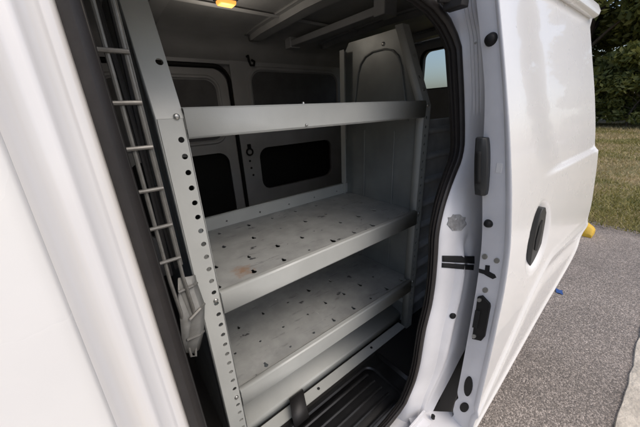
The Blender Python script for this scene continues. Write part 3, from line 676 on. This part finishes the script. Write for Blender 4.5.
for xa, xb in ((xL, xL + .034), (xR, xR - .030)):
    lo, hi = min(xa, xb), max(xa, xb)
    U_ = plate('upright', [(lo, ZB), (hi, ZB), (hi, ZTOPR - .03), (lo, ZTOPR - .03)], [circ((xa + xb) / 2, -.03 - i * PITCH * 2, .0045, 10) for i in range(14)], .002, (0, yB, 0), X, Z, GREY, SH)
    MB().box((xb - .001, yB - .026, ZB), (xb + .001, yB - .0012, ZTOPR - .03)).build('flange', GREY, U_)
def slots(x0, x1, rowsy):
    out = []
    for yy0, off, nn in rowsy:
        for i in range(nn):
            x = lerp(x0, x1, (i + .5 + off) / nn) + random.uniform(-.006, .006); yy = yy0 + random.uniform(-.005, .005); g = random.uniform(.75, 1.25)
            if x < x0 + .03 or x > x1 - .03: continue
            if random.random() < .3: out.append(circ(x, yy, .0042 * g, 10)); continue
            out.append([(x - .003 * g, yy + .011 * g), (x + .003 * g, yy + .011 * g), (x + .003 * g, yy + .003 * g)] + [(x + .0062 * g * math.cos(a), yy - .003 * g + .0062 * g * math.sin(a)) for a in (.5, -.3, -1.2, -2.0, -2.9, -3.6)] + [(x - .003 * g, yy + .003 * g)])
    return out
xa, xb = xL + .004, xR - .003
def bolt(x, y, z, parent, ax=-Y, r=.0054, m=STEEL):
    q = MB(); n = ax; a = Z.cross(n); a = a.normalized() if a.length > .1 else X; b_ = n.cross(a); p = Vector((x, y, z))
    q.loft([[p + n * h + (a * cx_ + b_ * cy_) * k for cx_, cy_ in circ(0, 0, r, 10)] for h, k in ((-.001, 1), (.002, 1), (.0036, .75), (.0042, .3))], True, True); return q.build('bolt', m, parent)
for zt, lip, flat in ((.0150, .052, 0), (-.370, .056, 1), (-.676, .056, 1)):
    zsf = zt - .008
    rowsy = [(yF + .036, 0, 9), (yF + .125, .3, 9), (yF + .23, -.2, 8), (yF + .34, .1, 8)]
    SF = plate('shelf', [(xa, yF + .013), (xb, yF + .013), (xb, yB - .010), (xa, yB - .010)], slots(xa, xb, rowsy), .0016, (0, 0, zsf), X, Y, SHELFM, SH)
    MB().loft([[(x, yF + .015, zsf + .001), (x, yF + .011, zt - .003), (x, yF + .008, zt), (x, yF - .003, zt), (x, yF - .006, zt - .003), (x, yF - .006, zt - lip + .004), (x, yF - .003, zt - lip), (x, yF + .018, zt - lip), (x, yF + .018, zt - lip + .006)] for x in (XU + .0012, .35, .6, xR - .0235)]).build('front_lip', GREY, SF, 30, solid=.0016)
    if flat:
        plate('back_lip', [(xa, zsf - .002), (xb, zsf - .002), (xb, zsf + .047), (xa, zsf + .047)], [circ(lerp(xa + .07, xb - .07, k / 5), zsf + .019, .0035, 10) for k in range(6)], .0016, (0, yB - .010, 0), X, Z, GREY, SF)
        MB().loft([[(x, yB - .010, zsf + .0465), (x, yB - .012, zsf + .049), (x, yB - .0025, zsf + .049)] for x in (xa, xb)]).build('back_lip_edge', GREY, SF, 20, solid=.0016)
    else:
        MB().box((xa, yB - .012, zsf - .043), (xb, yB - .010, zsf)).build('back_lip', GREY, SF)
    for x in (xa, xb): MB().box((x - .0012, yF + .018, zsf - .026), (x + .0012, yB - .018, zsf - .002)).build('side_lip', GREY, SF)
    for x in (.1185, xR - .006): bolt(x, yF - .001, zt - .014, SH)
    if not flat:
        bolt(lerp(xL, xR, .37), yF - .0068, zt - lip + .007, SH, r=.0035); bolt(lerp(xL, xR, .37), yF, zt + .001, SH, Z, r=.0035)
for z in (.155, .05): bolt(xR - .006, yF + LEAN * z / ZTOPR - .001, z, SH, r=.006)
bolt(xR - .001, yF + .20, .215, SH, -X, r=.007)
MB().loft([[(x, yF + .05, ZF + .010), (x, yF + .046, ZF + .042), (x, yF + .05, ZF + .046), (x, yF + .28, ZF + .13), (x, yB - .018, ZF + .14)] for x in (xL + .006, .5, xR - .006)]).build('base_tray', GREY, SH, 20, solid=.002)
MB().box((XU + .002, yF + .004, ZF + .009), (xR - .026, yF + .042, ZF + .012)).build('base_rail', GREY, SH)
for k in (.28, .38, .72): bolt(lerp(xL, xR, k), yF + .024, ZF + .012, SH, Z, r=.005, m=RUBBER)
ER = MB().box((xR - .028, yF + .026, ZF + .15), (xR - .0035, yB - .026, ZF + .154)).build('end_rail', GREY, SH)
MB().box((xR - .0045, yF + .026, ZF + .11), (xR - .0025, yB - .026, ZF + .15)).build('end_rail_web', GREY, ER)
# black webbing strap tucked over the base rail
c0 = at_z(294, 408, ZF + .02)
st_ = thing('webbing_strap', 'short black webbing strap folded over the rail at the shelving base', 'strap', (c0.x, c0.y, ZF + H))
MB().loft([[(c0.x - .03 + w, c0.y - .05, ZF + .012), (c0.x - .028 + w, c0.y - .035, ZF + .045), (c0.x - .008 + w, c0.y + .01, ZF + .052), (c0.x + w, c0.y + .03, ZF + .03), (c0.x + .004 + w, c0.y + .034, ZF + .012)] for w in (0, .03, .055)]).build('webbing', DARKPL, st_, 60, solid=.004)

# ================================================================== WIRE RACK hanging between pillar and shelving
WR = thing('wire_rack', 'narrow steel wire rack holding a grey plate beside the shelving upright', 'wire rack', (.05, .52, H - .75))
def wx(u, v, y): return at_y(u, v, y)
y1, y2 = .505, .555
zt_, zb_ = .35, -.275
xA, xB = .040, .0615
for x, y, r in ((xA, y1, .0033), (xB, y1, .0033), (xA + .026, y2, .002), (xB + .010, y2, .002), (xA - .028, y1, .0033)):
    pts = [(x, y, zt_), (x, y, zb_)] if y == y2 else [(x, y, zt_), (x, y, zb_), (x + .003, y - .004, zb_ - .07), (x + .001, y + .012, zb_ - .12), (x - .004, y + .02, zb_ - .155)]
    MB().tube(pts, r, 8).build('upright_wire', WIRE, WR)
z = .33; k = 0
zr = [at_y(u, v, y1).z for u, v in ((110, 51), (130, 103), (144, 147.5), (157, 188.5), (168, 224.5), (177.5, 257))]
zr = [zr[0] + (zr[0] - zr[1]) * 3, zr[0] + (zr[0] - zr[1]) * 2, zr[0] + (zr[0] - zr[1])] + zr
for z in zr:
    MB().tube([(xA - .030, y1 - .004, z), (xB + .004, y1 - .004, z)], .0033, 8).build('rung_wire', WIRE, WR)
PR = [[(178.2, 278), (190, 276.3), (194.5, 275)], [(180, 291.5), (192, 286), (196.5, 283)], [(191, 318.5), (200, 309), (204, 304)], [(188.3, 339.5), (199, 335), (203.5, 331)], [(184.5, 352), (194, 353), (199, 349)]]
PY = (.512, .508, .504, .520, .532)
BP = MB().loft([[at_y(u, v, yy + (0, .004, .035)[k]) for k, (u, v) in enumerate(r)] for r, yy in zip(PR, PY)]).build('bracket_plate', PLATE, WR, 20, solid=.003)
MB().loft([[at_y(u, v, yy) for u, v in r] for r, yy in zip(([(178.2, 278), (178, 280)], [(180, 291.5), (178, 296)], [(191, 318.5), (180, 320)], [(188.3, 339.5), (182, 342)], [(184.5, 352), (182, 352)]), PY)]).build('plate_side', PLATE, BP, 20, solid=.003)
for (r, yy) in ((PR[1], PY[1]), (PR[2], PY[2]), (PR[3], PY[3])):
    a_, m__, c_ = [at_y(u, v, yy + (0, .004, .035)[k] - .004) for k, (u, v) in enumerate(r)]
    MB().tube([a_ + (a_ - m__) * .15, a_, m__, c_], .0033, 8).build('rung_wire', WIRE, WR)
h0 = at_y(190, 352, .53); MB().tube([h0 + Vector(t) for t in ((0, 0, .02), (0, -.004, -.008), (.008, -.004, -.014), (.012, .004, -.002), (.008, .006, .01))], .0028, 8).build('hook', WIRE, WR)
for k_, (xx, yy) in enumerate(((.066, .60), (.074, .615), (.052, .575))):
    MB().tube([(xx + .004 * math.sin(z_ * 9 + k_), yy + .004 * math.cos(z_ * 7), z_) for z_ in [.36 - i_ * .06 for i_ in range(12)]], .004, 6).build('cable', DARKPL, WR)
MB().tube([(xA - .02, y1 + .03, zt_ - .0), (xA - .02, y1 + .03, -.40)], .006, 8).build('hanger_post', DARKPL, WR)

# ================================================================== CAB in front of the opening
MB().loft([[(x, Yb(z) + .02, z) for x in (-.165, -.5, -.8, -1.1)] for z in (-.11, 0, .1, .2, .3)]).build('window_glass', PANE, FD, 40)
MB().box((-1.45, .33, ZF - .04), (-.35, 1.82, ZF)).build('cab_floor', DARKPL, VAN)
MB().loft([[(-1.45, y, ZF), (-1.45, y, -.35), (-1.30, y, -.18), (-1.42, y, -.10)] for y in (.30, 1.85)]).build('dashboard', DARKPL, VAN, 30, solid=.004)
MB().loft([[(-1.40, y, -.10), (-1.05, y, .20), (-.72, y, .44)] for y in (.34, .7, 1.1, 1.5, 1.84)]).build('windscreen', PANE, VAN, 40)
MB().loft([[(x, y, .43) for y in (.45, 1.1, 1.78)] for x in (-.74, -.35)]).build('cab_lining', ROOFIN, VAN, 0, solid=.004)
MB().box((-1.45, YW + .03, ZF), (-.35, YW + .034, -.10)).build('far_cab_door', PAINT, VAN)
MB().loft([[(-1.12, y, -.10), (-1.4, y, -.12), (-1.8, y, -.30), (-1.98, y, -.55), (-2.02, y, -1.15)] for y in (.27, .5, 1.1, 1.7, 1.87)]).build('bonnet', PAINT, VAN, 40, solid=.003)
for y in (.62, 1.28):
    q = MB()
    q.loft([[(-.98, y + a, ZF + .20), (-1.0, y + a, ZF + .34), (-.52, y + a, ZF + .30), (-.50, y + a, ZF + .16)] for a in (-.02, 0, .40, .42)], True, True)
    q.loft([[(-.60 + .02 * k, y + .01 + .03 * k, ZF + .28), (-.44 + .02 * k, y + .03 * k, ZF + .28), (-.34, y + .05, -.20), (-.42, y + .05, -.16)] for k in (0,)] + [[(-.60, y + .40, ZF + .28), (-.44, y + .41, ZF + .28), (-.34, y + .36, -.20), (-.42, y + .36, -.16)]], True, True)
    st = q.build('seat', DARKPL, VAN, 40, .02)
    MB().box((-.40, y + .10, -.14), (-.32, y + .31, .0)).build('headrest', DARKPL, st, 40, .03)
